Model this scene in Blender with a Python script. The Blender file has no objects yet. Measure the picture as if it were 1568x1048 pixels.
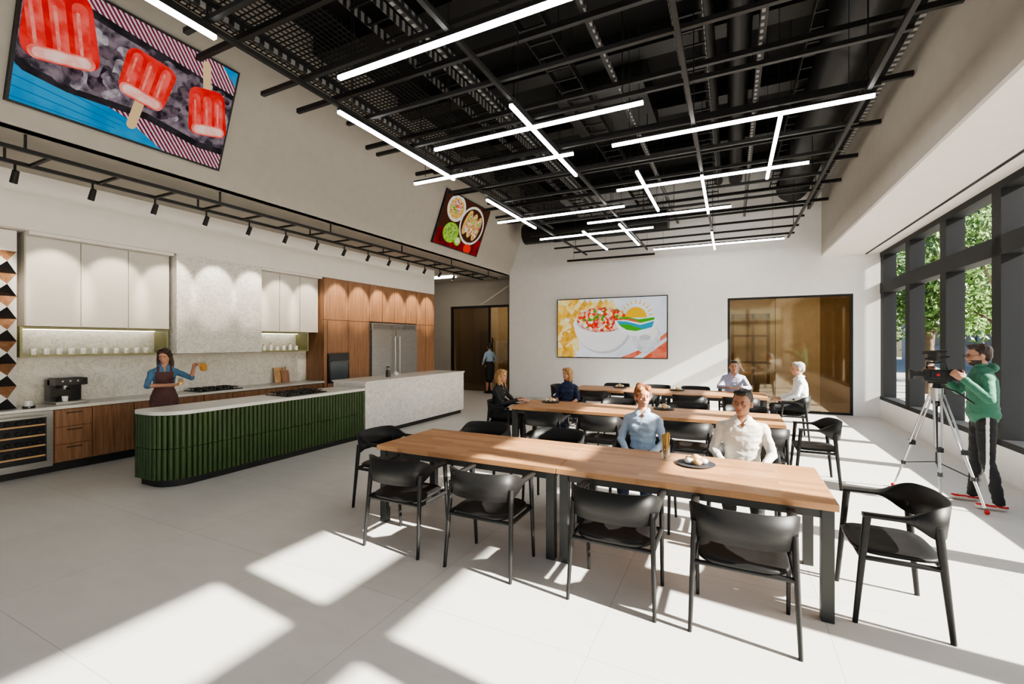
import bpy, math, random
import numpy as np
from mathutils import Vector, Matrix, noise as mnoise
random.seed(7); np.random.seed(7)
V=Vector
# ---------------------------------------------------------------- materials
def newmat(name):
    m=bpy.data.materials.new(name); m.use_nodes=True
    nt=m.node_tree; b=nt.nodes['Principled BSDF']; return m,nt,b
def texco(nt,scale=(1,1,1),loc=(0,0,0),kind='Object'):
    t=nt.nodes.new('ShaderNodeTexCoord'); mp=nt.nodes.new('ShaderNodeMapping')
    mp.inputs['Scale'].default_value=scale; mp.inputs['Location'].default_value=loc
    nt.links.new(t.outputs[kind],mp.inputs['Vector']); return mp.outputs['Vector']
def noise(nt,vec,scale,detail=4,rough=.5,dist=0):
    n=nt.nodes.new('ShaderNodeTexNoise'); n.inputs['Scale'].default_value=scale
    n.inputs['Detail'].default_value=detail; n.inputs['Roughness'].default_value=rough
    n.inputs['Distortion'].default_value=dist
    nt.links.new(vec,n.inputs['Vector']); return n.outputs['Fac']
def ramp(nt,fac,stops):
    r=nt.nodes.new('ShaderNodeValToRGB'); e=r.color_ramp.elements
    while len(e)<len(stops): e.new(.5)
    for i,(p,c) in enumerate(stops):
        e[i].position=p; e[i].color=(*c,1)
    nt.links.new(fac,r.inputs['Fac']); return r.outputs['Color']
def bump(nt,b,fac,st,dist=.01):
    n=nt.nodes.new('ShaderNodeBump'); n.inputs['Strength'].default_value=st; n.inputs['Distance'].default_value=dist
    nt.links.new(fac,n.inputs['Height']); nt.links.new(n.outputs['Normal'],b.inputs['Normal'])
def mat(name,c,rough=.5,metal=0,var=.08,scale=6,bmp=0,stretch=(1,1,1),spec=None):
    m,nt,b=newmat(name)
    f=noise(nt,texco(nt,stretch),scale)
    lo=tuple(x*(1-var) for x in c); hi=tuple(min(1,x*(1+var)) for x in c)
    nt.links.new(ramp(nt,f,[(.3,lo),(.7,hi)]),b.inputs['Base Color'])
    b.inputs['Roughness'].default_value=rough; b.inputs['Metallic'].default_value=metal
    if spec is not None: b.inputs['Specular IOR Level'].default_value=spec
    if bmp: bump(nt,b,f,bmp)
    return m
def emit(name,c,s,c2=None,scale=20,det=3):
    m=bpy.data.materials.new(name); m.use_nodes=True; nt=m.node_tree
    for n in list(nt.nodes): nt.nodes.remove(n)
    o=nt.nodes.new('ShaderNodeOutputMaterial'); e=nt.nodes.new('ShaderNodeEmission')
    e.inputs['Strength'].default_value=s; e.inputs['Color'].default_value=(*c,1)
    if c2:
        f=noise(nt,texco(nt),scale,det); nt.links.new(ramp(nt,f,[(.38,c),(.62,c2)]),e.inputs['Color'])
    nt.links.new(e.outputs[0],o.inputs[0]); return m
def wood(name,dark,mid,light,stretch,rough=.45,scale=3):
    m,nt,b=newmat(name); v=texco(nt,stretch)
    f=noise(nt,v,scale,6,.6,.6)
    nt.links.new(ramp(nt,f,[(.3,dark),(.5,mid),(.72,light)]),b.inputs['Base Color'])
    b.inputs['Roughness'].default_value=rough; bump(nt,b,f,.08); return m
def glass(name,tint,gl=.08,rough=.02,glcol=(1,1,1)):
    m=bpy.data.materials.new(name); m.use_nodes=True; nt=m.node_tree
    for n in list(nt.nodes): nt.nodes.remove(n)
    o=nt.nodes.new('ShaderNodeOutputMaterial'); t=nt.nodes.new('ShaderNodeBsdfTransparent'); g=nt.nodes.new('ShaderNodeBsdfGlossy')
    mx=nt.nodes.new('ShaderNodeMixShader'); t.inputs[0].default_value=(*tint,1); g.inputs['Roughness'].default_value=rough
    g.inputs['Color'].default_value=(*glcol,1)
    mx.inputs[0].default_value=gl; nt.links.new(t.outputs[0],mx.inputs[1]); nt.links.new(g.outputs[0],mx.inputs[2]); nt.links.new(mx.outputs[0],o.inputs[0])
    return m
def tablewood():
    m,nt,b=newmat('oak_butcher_block')
    v=texco(nt)
    br=nt.nodes.new('ShaderNodeTexBrick'); br.inputs['Scale'].default_value=1; br.offset=.5
    br.inputs['Brick Width'].default_value=.62; br.inputs['Row Height'].default_value=.075; br.inputs['Mortar Size'].default_value=.0008
    br.inputs['Color1'].default_value=(.55,.295,.14,1); br.inputs['Color2'].default_value=(.38,.19,.085,1); br.inputs['Mortar'].default_value=(.30,.15,.068,1)
    nt.links.new(v,br.inputs['Vector'])
    f=noise(nt,texco(nt,(2,26,26)),3,5,.6,.4)
    mx=nt.nodes.new('ShaderNodeMix'); mx.data_type='RGBA'; mx.blend_type='MULTIPLY'; mx.inputs[0].default_value=.7
    nt.links.new(br.outputs['Color'],mx.inputs[6]); nt.links.new(ramp(nt,f,[(.3,(.74,.68,.6)),(.7,(1,1,1))]),mx.inputs[7])
    nt.links.new(mx.outputs[2],b.inputs['Base Color']); b.inputs['Roughness'].default_value=.45; return m
def marble():
    m,nt,b=newmat('white_marble'); v=texco(nt)
    f=noise(nt,v,4,8,.65,1.8); g=noise(nt,v,28,5,.7)
    c1=ramp(nt,f,[(.46,(.70,.685,.655)),(.495,(.54,.52,.49)),(.53,(.72,.705,.675))])
    c2=ramp(nt,g,[(.35,(.8,.8,.8)),(.55,(1,1,1))])
    mx=nt.nodes.new('ShaderNodeMix'); mx.data_type='RGBA'; mx.blend_type='MULTIPLY'; mx.inputs[0].default_value=.8
    nt.links.new(c1,mx.inputs[6]); nt.links.new(c2,mx.inputs[7]); nt.links.new(mx.outputs[2],b.inputs['Base Color'])
    b.inputs['Roughness'].default_value=.3; return m
def floormat():
    m,nt,b=newmat('porcelain_floor_tile'); v=texco(nt,(1,1,1),(.72,-1.17,0))
    br=nt.nodes.new('ShaderNodeTexBrick'); br.inputs['Scale'].default_value=1; br.offset=0
    br.inputs['Brick Width'].default_value=1.25; br.inputs['Row Height'].default_value=1.25; br.inputs['Mortar Size'].default_value=.0022
    br.inputs['Color1'].default_value=(.66,.64,.605,1); br.inputs['Color2'].default_value=(.64,.62,.585,1); br.inputs['Mortar'].default_value=(.42,.405,.38,1)
    nt.links.new(v,br.inputs['Vector'])
    f=noise(nt,texco(nt,(1,3,1)),2.2,8,.65)
    mx=nt.nodes.new('ShaderNodeMix'); mx.data_type='RGBA'; mx.blend_type='MULTIPLY'; mx.inputs[0].default_value=.6
    nt.links.new(br.outputs['Color'],mx.inputs[6]); nt.links.new(ramp(nt,f,[(.3,(.86,.86,.86)),(.7,(1,1,1))]),mx.inputs[7])
    nt.links.new(mx.outputs[2],b.inputs['Base Color']); b.inputs['Roughness'].default_value=.42
    b.inputs['Specular IOR Level'].default_value=.35; return m
def slotted():
    m,nt,b=newmat('slotted_channel_steel'); v=texco(nt)
    br=nt.nodes.new('ShaderNodeTexBrick'); br.inputs['Scale'].default_value=1; br.offset=0
    br.inputs['Brick Width'].default_value=.11; br.inputs['Row Height'].default_value=.11; br.inputs['Mortar Size'].default_value=.03
    br.inputs['Color1'].default_value=(.22,.22,.21,1); br.inputs['Color2'].default_value=(.2,.2,.2,1); br.inputs['Mortar'].default_value=(.012,.012,.012,1)
    nt.links.new(v,br.inputs['Vector']); nt.links.new(br.outputs['Color'],b.inputs['Base Color']); b.inputs['Roughness'].default_value=.6
    return m
M={}
M['floor']=floormat()
M['white']=mat('white_paint',(.82,.81,.795),.7,var=.02)
M['beige']=mat('greige_paint',(.40,.372,.325),.8,var=.03)
M['soffitw']=mat('offwhite_paint',(.78,.745,.70),.7,var=.02)
M['black']=mat('black_metal',(.009,.009,.009),.55,var=.1)
M['ceil']=mat('black_ceiling_deck',(.006,.006,.006),.9,var=.2)
M['duct']=mat('black_duct',(.016,.016,.016),.4,.3,var=.15)
M['slot']=slotted()
M['frame']=mat('charcoal_window_frame',(.017,.018,.020),.6,var=.05,spec=.25)
M['chair']=mat('black_stained_oak',(.009,.0085,.0085),.5,var=.25,scale=8,stretch=(1,1,10),spec=.35)
M['leg']=mat('dark_steel_leg',(.024,.025,.023),.5,var=.08)
M['oak']=tablewood()
M['walnut']=wood('walnut_veneer',(.15,.07,.034),(.24,.12,.06),(.33,.17,.09),(9,9,.55))
M['walnut2']=wood('warm_walnut_veneer',(.20,.098,.05),(.31,.158,.082),(.40,.215,.12),(9,9,.5))
M['cab']=mat('cabinet_offwhite',(.56,.53,.485),.35,var=.02)
M['olive']=mat('olive_trim',(.23,.22,.10),.4,var=.05)
M['green']=mat('green_fluted_panel',(.026,.054,.010),.45,var=.12)
M['marble']=marble()
M['counter']=mat('counter_quartz',(.70,.685,.655),.3,var=.05,scale=20)
M['steel']=mat('brushed_steel',(.36,.36,.36),.32,.9,var=.12,stretch=(1,1,20))
M['dark']=mat('dark_appliance',(.02,.02,.022),.2,var=.1)
M['glass']=glass('window_glass',(.97,.98,.97),.04)
M['bronze']=glass('bronze_glass',(.80,.73,.62),.14,.05,(.8,.72,.6))
M['bronzed']=glass('dark_bronze_glass',(.40,.34,.28),.17,.05,(.7,.62,.52))
M['clear']=glass('clear_glass',(.93,.95,.95),.12)
M['led']=emit('led_tube',(1,.97,.93),19)
M['ledw']=emit('warm_led',(1,.93,.75),6)
M['panel']=emit('added_fill_panel',(1,.92,.80),11)  # glow of the panels added to brighten the back rooms and corridor
M['amber']=mat('amber_wall',(.74,.65,.49),.6)
M['brown']=mat('brown_panel',(.20,.14,.09),.6)
M['ceramic']=mat('white_ceramic',(.75,.75,.73),.25)
M['slate']=mat('slate_plate',(.03,.03,.035),.6)
M['bread']=mat('bread_crust',(.62,.40,.18),.7,var=.3,scale=30)
M['stick']=mat('breadstick',(.55,.36,.12),.7,var=.2)
M['leaf']=mat('leaf_green',(.11,.21,.04),.6,var=.5,scale=1.5)
M['bark']=mat('bark',(.12,.08,.05),.9,var=.3)
M['pave']=mat('pavement',(.34,.33,.31),.85)
M['bldg']=mat('building_facade',(.30,.29,.28),.8)
M['bwin']=mat('building_window',(.08,.10,.12),.15)
M['red']=mat('red_plastic',(.55,.02,.02),.4)
M['alu']=mat('aluminium',(.55,.55,.56),.3,.8)
M['orange']=mat('iced_tea',(.75,.33,.05),.2)
M['board']=mat('cutting_board',(.55,.33,.16),.6,var=.2)
# ---------------------------------------------------------------- mesh builder
class MB:
    def __init__(s): s.v=[];s.f=[];s.mi=[];s.sm=[];s.ml=[]
    def m(s,k):
        k=M[k] if isinstance(k,str) else k
        if k not in s.ml: s.ml.append(k)
        return s.ml.index(k)
    def add(s,vs,fs,k,smooth=False):
        o=len(s.v); i=s.m(k); s.v.extend(tuple(x) for x in vs)
        for f in fs: s.f.append([a+o for a in f]); s.mi.append(i); s.sm.append(smooth)
    def box(s,c,d,k,rot=None):
        c=V(c); h=V(d)/2; vs=[]
        for z in(-1,1):
            for y in(-1,1):
                for x in(-1,1):
                    p=V((x*h.x,y*h.y,z*h.z))
                    if rot: p=rot@p
                    vs.append(c+p)
        s.add(vs,[(0,2,3,1),(4,5,7,6),(0,1,5,4),(2,6,7,3),(0,4,6,2),(1,3,7,5)],k)
    def bx(s,a,b,k): s.box([(a[i]+b[i])/2 for i in range(3)],[abs(b[i]-a[i]) for i in range(3)],k)
    def cone(s,p0,p1,r0,r1,k,n=12,smooth=True):
        p0=V(p0);p1=V(p1);d=(p1-p0).normalized(); a=d.orthogonal().normalized(); b=d.cross(a); vs=[]
        for p,r in((p0,r0),(p1,r1)):
            for i in range(n):
                t=2*math.pi*i/n; vs.append(p+a*math.cos(t)*r+b*math.sin(t)*r)
        s.add(vs,[(i,(i+1)%n,n+(i+1)%n,n+i) for i in range(n)],k,smooth)
        s.add(vs[:n],[tuple(range(n))[::-1]],k); s.add(vs[n:],[tuple(range(n))],k)
    def ell(s,c,r,k,rot=None,nu=16,nv=10):
        c=V(c); vs=[];fs=[]
        def P(th,ph):
            p=V((r[0]*math.sin(th)*math.cos(ph),r[1]*math.sin(th)*math.sin(ph),r[2]*math.cos(th)))
            return c+(rot@p if rot else p)
        vs.append(P(0,0))
        for j in range(1,nv):
            for i in range(nu): vs.append(P(math.pi*j/nv,2*math.pi*i/nu))
        vs.append(P(math.pi,0))
        for i in range(nu): fs.append((0,1+i,1+(i+1)%nu))
        for j in range(nv-2):
            for i in range(nu):
                a=1+j*nu+i;b=1+j*nu+(i+1)%nu; fs.append((a,a+nu,b+nu,b))
        e=len(vs)-1;o=1+(nv-2)*nu
        for i in range(nu): fs.append((o+i,e,o+(i+1)%nu))
        s.add(vs,fs,k,True)
    def loft(s,rings,k,smooth=True,cap=True):
        n=len(rings[0]); vs=[p for r in rings for p in r]; fs=[]
        for j in range(len(rings)-1):
            for i in range(n): fs.append((j*n+i,j*n+(i+1)%n,(j+1)*n+(i+1)%n,(j+1)*n+i))
        s.add(vs,fs,k,smooth)
        if cap: s.add(rings[0],[tuple(range(n))[::-1]],k); s.add(rings[-1],[tuple(range(n))],k)
    def tube(s,pts,r,k,n=8):
        pts=[V(p) for p in pts]; rings=[]
        for i,p in enumerate(pts):
            d=(pts[min(i+1,len(pts)-1)]-pts[max(i-1,0)]).normalized()
            a=V((0,0,1)).cross(d)
            if a.length<.05: a=V((1,0,0)).cross(d)
            a.normalize(); b=d.cross(a); rr=r[i] if isinstance(r,(list,tuple)) else r
            rings.append([p+a*math.cos(2*math.pi*j/n)*rr+b*math.sin(2*math.pi*j/n)*rr for j in range(n)])
        s.loft(rings,k)
    def mesh(s,name):
        me=bpy.data.meshes.new(name); me.from_pydata(s.v,[],s.f)
        me.polygons.foreach_set('material_index',s.mi); me.polygons.foreach_set('use_smooth',s.sm)
        for m in s.ml: me.materials.append(m)
        me.update(); return me
    def obj(s,name,loc=(0,0,0),rz=0,bevel=0):
        return place(s.mesh(name),name,loc,rz,bevel)
def place(me,name,loc=(0,0,0),rz=0,bevel=0):
    o=bpy.data.objects.new(name,me); o.location=loc; o.rotation_euler=(0,0,rz)
    bpy.context.collection.objects.link(o)
    if bevel:
        b=o.modifiers.new('bevel','BEVEL'); b.width=bevel; b.segments=2; b.limit_method='ANGLE'; b.angle_limit=math.radians(50)
    return o
def sbox(name,a,b,k,bevel=0):
    m=MB(); c=[(a[i]+b[i])/2 for i in range(3)]
    m.box((0,0,0),[abs(b[i]-a[i]) for i in range(3)],k); return m.obj(name,c,0,bevel)
# ---------------------------------------------------------------- room shell
CE=6.3
m=MB(); m.bx((-10.7,-4.2,-.12),(3.35,15.9,0),'floor'); m.obj('floor')
sbox('wall_back',(-6.48,13.1,0),(-.085,13.25,CE),'white'); sbox('wall_back',(2.6,13.1,0),(3.35,13.25,CE),'white'); sbox('wall_back',(-.085,13.1,2.9),(2.6,13.25,CE),'white')
sbox('wall_corridor',(-10.7,13.9,0),(-9.3,14.05,3.93),'beige'); sbox('wall_corridor',(-6.9,13.9,0),(-6.48,14.05,3.93),'beige'); sbox('wall_corridor',(-9.3,13.9,3.05),(-6.9,14.05,3.93),'beige'); sbox('wall_corridor',(-6.48,13.25,0),(-6.35,14.05,3.93),'beige')
sbox('wall_left',(-8.9,-4,0),(-8.75,11.3,3.93),'white')
m=MB(); m.bx((-10.7,11.3,0),(-8.75,11.42,3.93),'white'); m.bx((-10.7,11.42,0),(-10.55,13.9,3.93),'beige'); m.obj('wall_left_corridor')
sbox('trim_bulkhead',(-8.75,-4,3.2),(-8.15,11.3,3.93),'soffitw')
sbox('ceiling_kitchen',(-10.7,-4,3.93),(-6.5,14.05,4.03),'beige')
m=MB(); pr=[(-6.48,3.93),(-5.6,CE),(-5.75,CE),(-6.63,3.93)]
m.loft([[V((x,-4,z)) for x,z in pr],[V((x,13.1,z)) for x,z in pr]],'beige',False); m.obj('wall_left_upper')
sbox('ceiling',(-6.6,-4.2,CE),(3.35,13.25,CE+.1),'ceil')
sbox('wall_right_upper',(1.97,-4,3.87),(3.35,13.1,CE),'beige')
m=MB(); m.bx((1.97,-4,3.82),(3.35,13.1,3.868),'soffitw'); m.bx((2.82,-4,3.812),(2.86,13.1,3.822),'frame'); m.obj('trim_soffit')
sbox('wall_right_sill',(3.1,-4,0),(3.35,13.1,.42),'white')
m=MB(); m.bx((-8.9,-4.2,0),(3.35,-4.02,.3),'white'); m.bx((-8.9,-4.2,3.7),(3.35,-4.02,CE),'white'); m.bx((-8.9,-4.2,.3),(-8.2,-4.02,3.7),'white'); m.bx((2.7,-4.2,.3),(3.35,-4.02,3.7),'white')
m.obj('wall_front')
m=MB()
for i in range(7): x=-8.2+i*10.9/6; m.bx((x-.08,-4.2,.3),(x+.08,-4.04,3.7),'frame')
m.bx((-8.2,-4.2,2.8),(2.7,-4.05,3.0),'frame'); m.obj('added_fill_window')  # bars of an unseen opening behind the camera, added to let in sky fill
m=MB(); ys=[9.655+1.64*k for k in range(-8,3)]
for y in ys: m.bx((3.1,y-.115,.42),(3.33,y+.115,3.82),'frame')
m.bx((3.1,-4,2.87),(3.325,13.1,3.12),'frame'); m.bx((3.1,-4,.42),(3.32,13.1,.5),'frame'); m.bx((3.1,-4,3.72),(3.32,13.1,3.82),'frame')
m.bx((3.30,-4,.5),(3.305,13.1,3.72),'glass'); m.obj('window_1')
# rooms behind glazing
m=MB(); m.bx((-.5,15.7,0),(3.3,15.8,3),'amber'); m.bx((-.5,13.25,0),(-.4,15.8,3),'amber'); m.bx((3.25,13.25,0),(3.35,15.8,3),'amber'); m.bx((-.5,13.25,3),(3.35,15.8,3.1),'soffitw')
m.obj('wall_meeting_room')
m=MB()
for x in (.0,.55,.95): m.bx((x,15.3,0),(x+.08,15.4,2.6),'brown')
m.bx((0,15.3,1.1),(1.0,15.38,1.17),'brown'); m.bx((0,15.3,1.9),(1.0,15.38,1.97),'brown'); m.bx((0,15.3,2.45),(1.03,15.38,2.6),'brown')
m.bx((0,14.8,0),(1.03,15.3,.5),'brown'); m.obj('storage_shelf')
for a,b in(((.2,14.2,2.96),(1.0,14.5,3.0)),((1.5,14.2,2.96),(2.6,14.5,3.0)),((-8.9,14.6,3.26),(-7.9,14.8,3.3)),((-7.5,14.6,3.26),(-6.7,14.8,3.3)),((-9.2,12.3,3.89),(-8.2,12.6,3.929))): sbox('added_fill_panel',a,b,'panel')  # added glowing panels: light the rooms behind glass and brighten the corridor
m=MB(); m.bx((-.085,13.12,0),(-.03,13.2,2.9),'black'); m.bx((2.55,13.12,0),(2.6,13.2,2.9),'black'); m.bx((-.03,13.12,2.85),(2.55,13.2,2.9),'black'); m.bx((-.03,13.12,0),(2.55,13.2,.05),'black')
m.bx((1.0,13.15,.05),(1.008,13.165,2.85),'black'); m.bx((-.03,13.15,.05),(2.55,13.162,2.85),'bronze'); m.bx((1.95,13.14,.05),(2.55,13.149,2.85),'bronze'); m.obj('window_3')
m=MB(); m.bx((-9.4,15.7,0),(-6.2,15.8,3.3),'amber'); m.bx((-9.5,14.05,0),(-9.4,15.8,3.3),'amber'); m.bx((-6.3,14.05,0),(-6.2,15.8,3.3),'amber'); m.bx((-9.5,14.05,3.3),(-6.2,15.8,3.4),'soffitw')
m.bx((-9.0,15.5,0),(-8.6,15.65,2.2),'brown'); m.bx((-8.3,15.55,.9),(-7.6,15.65,1.8),'white'); m.obj('wall_office')
m=MB()
for a,b in((-9.29,-9.22),(-7.72,-7.66),(-6.95,-6.91)): m.bx((a,13.92,0),(b,14.0,3.04),'black')
m.bx((-9.22,13.92,2.97),(-6.95,14,3.04),'black'); m.bx((-9.22,13.95,0),(-7.72,13.96,2.97),'bronzed'); m.bx((-7.66,13.95,0),(-6.95,13.96,2.97),'bronze')
m.bx((-7.55,13.86,.8),(-7.52,13.9,1.9),'black'); m.bx((-7.55,13.88,.9),(-7.52,13.95,.93),'black'); m.bx((-7.55,13.88,1.77),(-7.52,13.95,1.8),'black'); m.obj('door_1')
sbox('baseboard_back',(-6.48,13.085,0),(-.1,13.1,.1),'white')
# ---------------------------------------------------------------- exterior
sbox('ground',(3.4,-30,-.25),(70,70,-.1),'pave')
m=MB(); m.bx((16,34,-.1),(40,60,11),'bldg')
for z in (1.5,4.5,7.6):
    for i in range(8): m.bx((17+i*2.8,33.9,z),(18.8+i*2.8,34.05,z+2),'bwin')
    for i in range(8): m.bx((15.9,35+i*3,z),(16.05,37+i*3,z+2),'bwin')
m.bx((15.7,33.7,10.9),(40.2,60,11.3),'frame'); m.obj('office_building')
def tree(loc,h,n):
    m=MB(); m.tube([(0,0,-.1),(.08,.03,h*.3),(0,.1,h*.6),(.1,0,h*.85)],[.16,.13,.09,.03],'bark')
    for i in range(7):
        a=random.random()*6.28; z=h*(.35+.07*i); m.tube([(0,.05,z),(math.cos(a)*h*.12,math.sin(a)*h*.12,z+.5),(math.cos(a)*h*.22,math.sin(a)*h*.22,z+h*.15)],[.05,.035,.012],'bark',6)
    vs=[];fs=[]
    cl=[V((random.uniform(-1,1)*h*.23,random.uniform(-1,1)*h*.23,h*random.uniform(.35,1))) for _ in range(22)]
    for i in range(n):
        c=random.choice(cl)+V((random.gauss(0,1),random.gauss(0,1),random.gauss(0,.8)))*h*.07
        a=V((random.gauss(0,1),random.gauss(0,1),random.gauss(0,1))).normalized(); b=a.orthogonal().normalized(); s=.10
        o=len(vs); vs+= [c-a*s,c+b*s*.6,c+a*s,c-b*s*.6]; fs.append((o,o+1,o+2,o+3))
    m.add(vs,fs,'leaf'); m.obj('tree',loc)
for l,h in(((7.2,18.5,0),6.5),((9.8,24,0),8),((8.2,27,0),7),((12.5,28,0),7),((6.3,21,0),5.5)): tree(l,h,4200)
# ---------------------------------------------------------------- kitchen
def kit():
    m=MB(); y0=-1.0; y1=7.15
    m.bx((-8.74,y0,0),(-8.2,y1,.12),'black'); m.bx((-8.74,y0,.12),(-8.17,y1,.84),'walnut')
    def front(a,b,z0,z1): m.bx((-8.17,a+.006,z0+.004),(-8.148,b-.006,z1-.004),'walnut')
    for z0,z1 in((.13,.36),(.36,.60),(.60,.83)):
        front(2.72,3.12,z0,z1); m.bx((-8.13,2.85,z1-.05),(-8.115,3.0,z1-.04),'black')
        m.bx((-8.148,2.85,z1-.05),(-8.13,2.86,z1-.04),'black'); m.bx((-8.148,2.99,z1-.05),(-8.13,3.0,z1-.04),'black')
    y=3.12
    while y<7.1: front(y,min(y+.5,7.15),.13,.83); y+=.5
    m.obj('base_cabinet')
    m=MB(); m.bx((-8.74,y0,.845),(-8.12,y1,.885),'counter'); m.obj('kitchen_countertop',bevel=.004)
    m=MB(); a,b=1.95,2.70
    m.bx((-8.165,a,.10),(-8.125,a+.06,.84),'steel'); m.bx((-8.165,b-.06,.10),(-8.125,b,.84),'steel'); m.bx((-8.165,a+.06,.76),(-8.125,b-.06,.84),'steel'); m.bx((-8.165,a+.06,.10),(-8.125,b-.06,.18),'steel')
    m.bx((-8.165,a+.06,.18),(-8.145,b-.06,.76),'dark')
    for i in range(4):
        z=.25+i*.135; m.bx((-8.145,a+.07,z),(-8.132,b-.07,z+.02),'board')
        for j in range(6): m.cone((-8.144,a+.13+j*.1,z+.055),(-8.128,a+.13+j*.1,z+.055),.03,.02,'frame',10)
    m.cone((-8.09,a+.1,.80),(-8.09,b-.1,.80),.009,.009,'steel'); m.bx((-8.125,a+.12,.795),(-8.09,a+.13,.805),'steel'); m.bx((-8.125,b-.13,.795),(-8.09,b-.12,.805),'steel')
    m.obj('wine_fridge')
    m=MB(); m.bx((-8.748,2.44,.886),(-8.70,7.14,3.19),'marble'); m.obj('marble_backsplash')
    m=MB(); m.bx((-8.70,4.2,1.56),(-8.15,5.68,3.199),'marble'); m.bx((-8.6,4.3,1.553),(-8.2,5.6,1.56),'dark'); m.obj('range_hood')
    def upper(a,b,n,nm):
        m=MB(); m.bx((-8.70,a,1.96),(-8.32,b,3.198),'cab'); w=(b-a)/n
        for i in range(n): m.bx((-8.32,a+i*w+.006,1.965),(-8.30,a+(i+1)*w-.006,3.15),'cab')
        m.bx((-8.32,a,3.155),(-8.17,b,3.198),'soffitw')
        m.obj(nm)
    upper(2.49,4.17,3,'upper_cabinet'); upper(5.7,7.13,3,'upper_cabinet')
    def niche(a,b):
        m=MB(); m.bx((-8.70,a,1.55),(-8.33,b,1.575),'olive'); m.bx((-8.70,a,1.575),(-8.33,a+.025,1.955),'olive'); m.bx((-8.70,b-.025,1.575),(-8.33,b,1.955),'olive'); m.bx((-8.70,a+.025,1.93),(-8.33,b-.025,1.955),'olive')
        m.bx((-8.66,a+.05,1.918),(-8.62,b-.05,1.929),'ledw'); m.obj('shelf_niche')
    niche(2.45,4.17); niche(5.7,6.9)
    m=MB()
    for i in range(11):
        y=2.62+i*.13; m.cone((-8.48,y,1.576),(-8.48,y,1.66),.03,.036,'ceramic',14); m.tube([(-8.445,y,1.645),(-8.42,y,1.635),(-8.42,y,1.61),(-8.447,y,1.60)],.005,'ceramic',6)
    m.obj('coffee_mugs')
    m=MB()
    for i in range(7):
        y=5.82+i*.15; m.cone((-8.5,y,1.576),(-8.5,y,1.66+.02*(i%3)),.035,.035,'ceramic',12); m.cone((-8.5,y,1.66+.02*(i%3)),(-8.5,y,1.68+.02*(i%3)),.02,.02,'board',10)
    m.obj('spice_jars')
    m=MB(); m.bx((-8.70,2.44,1.50),(-8.66,7.1,1.545),'counter'); m.obj('trim_splash_rail')
    m=MB(); X=-8.15
    m.bx((-8.74,7.15,.1),(-8.18,8.56,3.199),'walnut2'); m.bx((-8.74,10.42,.1),(-8.18,11.29,3.199),'walnut2'); m.bx((-8.74,8.56,2.26),(-8.18,10.42,3.199),'walnut2'); m.bx((-8.74,7.15,0),(-8.22,8.56,.1),'black'); m.bx((-8.74,10.42,0),(-8.22,11.29,.1),'black')
    def pan(a,b,z0,z1): m.bx((-8.18,a+.006,z0+.006),(X,b-.006,z1-.006),'walnut2')
    for a,b in((7.15,7.86),(7.86,8.56)): pan(a,b,2.25,3.19)
    pan(7.15,7.25,.1,2.25);pan(7.25,7.86,.1,.82);pan(7.25,7.86,1.5,2.25);pan(7.86,8.56,.1,2.25)
    for i in range(4): pan(8.56+i*.465,8.56+(i+1)*.465,2.27,3.19)
    for a,b in((10.42,10.86),(10.86,11.29)): pan(a,b,.1,2.25);pan(a,b,2.25,3.19)
    m.obj('tall_cabinet')
    m=MB(); m.bx((-8.145,7.255,.83),(-8.11,7.855,1.49),'dark'); m.bx((-8.11,7.3,.9),(-8.105,7.81,1.3),'bwin'); m.bx((-8.11,7.28,1.35),(-8.102,7.83,1.47),'dark'); m.cone((-8.07,7.3,1.31),(-8.07,7.81,1.31),.009,.009,'steel'); m.bx((-8.11,7.32,1.305),(-8.07,7.33,1.315),'steel'); m.bx((-8.11,7.78,1.305),(-8.07,7.79,1.315),'steel'); m.obj('built_in_oven')
    m=MB(); m.bx((-8.72,8.58,.02),(-8.16,10.4,2.24),'steel')
    for a,b in((8.59,9.48),(9.5,10.39)): m.bx((-8.16,a,.12),(-8.10,b,2.06),'steel')
    m.bx((-8.16,8.59,2.08),(-8.11,10.39,2.23),'steel')
    for i in range(5): m.bx((-8.11,8.65,2.10+i*.024),(-8.106,10.33,2.11+i*.024),'dark')
    for y in(9.40,9.58):
        m.cone((-8.04,y,.7),(-8.04,y,1.9),.014,.014,'alu'); m.bx((-8.10,y-.01,.75),(-8.04,y+.01,.78),'alu'); m.bx((-8.10,y-.01,1.82),(-8.04,y+.01,1.85),'alu')
    m.obj('refrigerator')
    m=MB(); m.bx((-8.74,1.2,.89),(-8.32,2.42,3.19),'soffitw')
    h=.145; z=.89
    while z+2*h<=3.19:
        for c in range(4):
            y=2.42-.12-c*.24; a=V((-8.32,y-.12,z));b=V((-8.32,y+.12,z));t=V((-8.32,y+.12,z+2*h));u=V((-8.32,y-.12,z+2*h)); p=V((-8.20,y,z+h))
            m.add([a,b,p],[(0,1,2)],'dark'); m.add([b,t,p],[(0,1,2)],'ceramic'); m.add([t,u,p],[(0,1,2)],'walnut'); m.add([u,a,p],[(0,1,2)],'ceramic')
        z+=2*h
    m.obj('relief_panel')
    m=MB(); m.box((0,0,.02),(.36,.34,.04),'steel'); m.box((-.1,0,.19),(.16,.34,.30),'dark'); m.box((.04,0,.31),(.26,.34,.10),'dark'); m.cone((.1,-.05,.26),(.1,-.05,.21),.03,.028,'steel'); m.cone((.1,-.05,.225),(.24,-.05,.215),.011,.013,'dark')
    m.cone((.1,-.05,.04),(.1,-.05,.11),.03,.035,'ceramic'); m.tube([(.12,.12,.28),(.16,.14,.2),(.17,.14,.1)],.006,'alu'); m.box((-.02,0,.365),(.22,.30,.01),'alu')
    for i in range(3): m.cone((.171,-.1+i*.08,.32),(.178,-.1+i*.08,.32),.012,.012,'steel')
    m.obj('espresso_machine',(-8.45,2.95,.886),0,.006)
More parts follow.
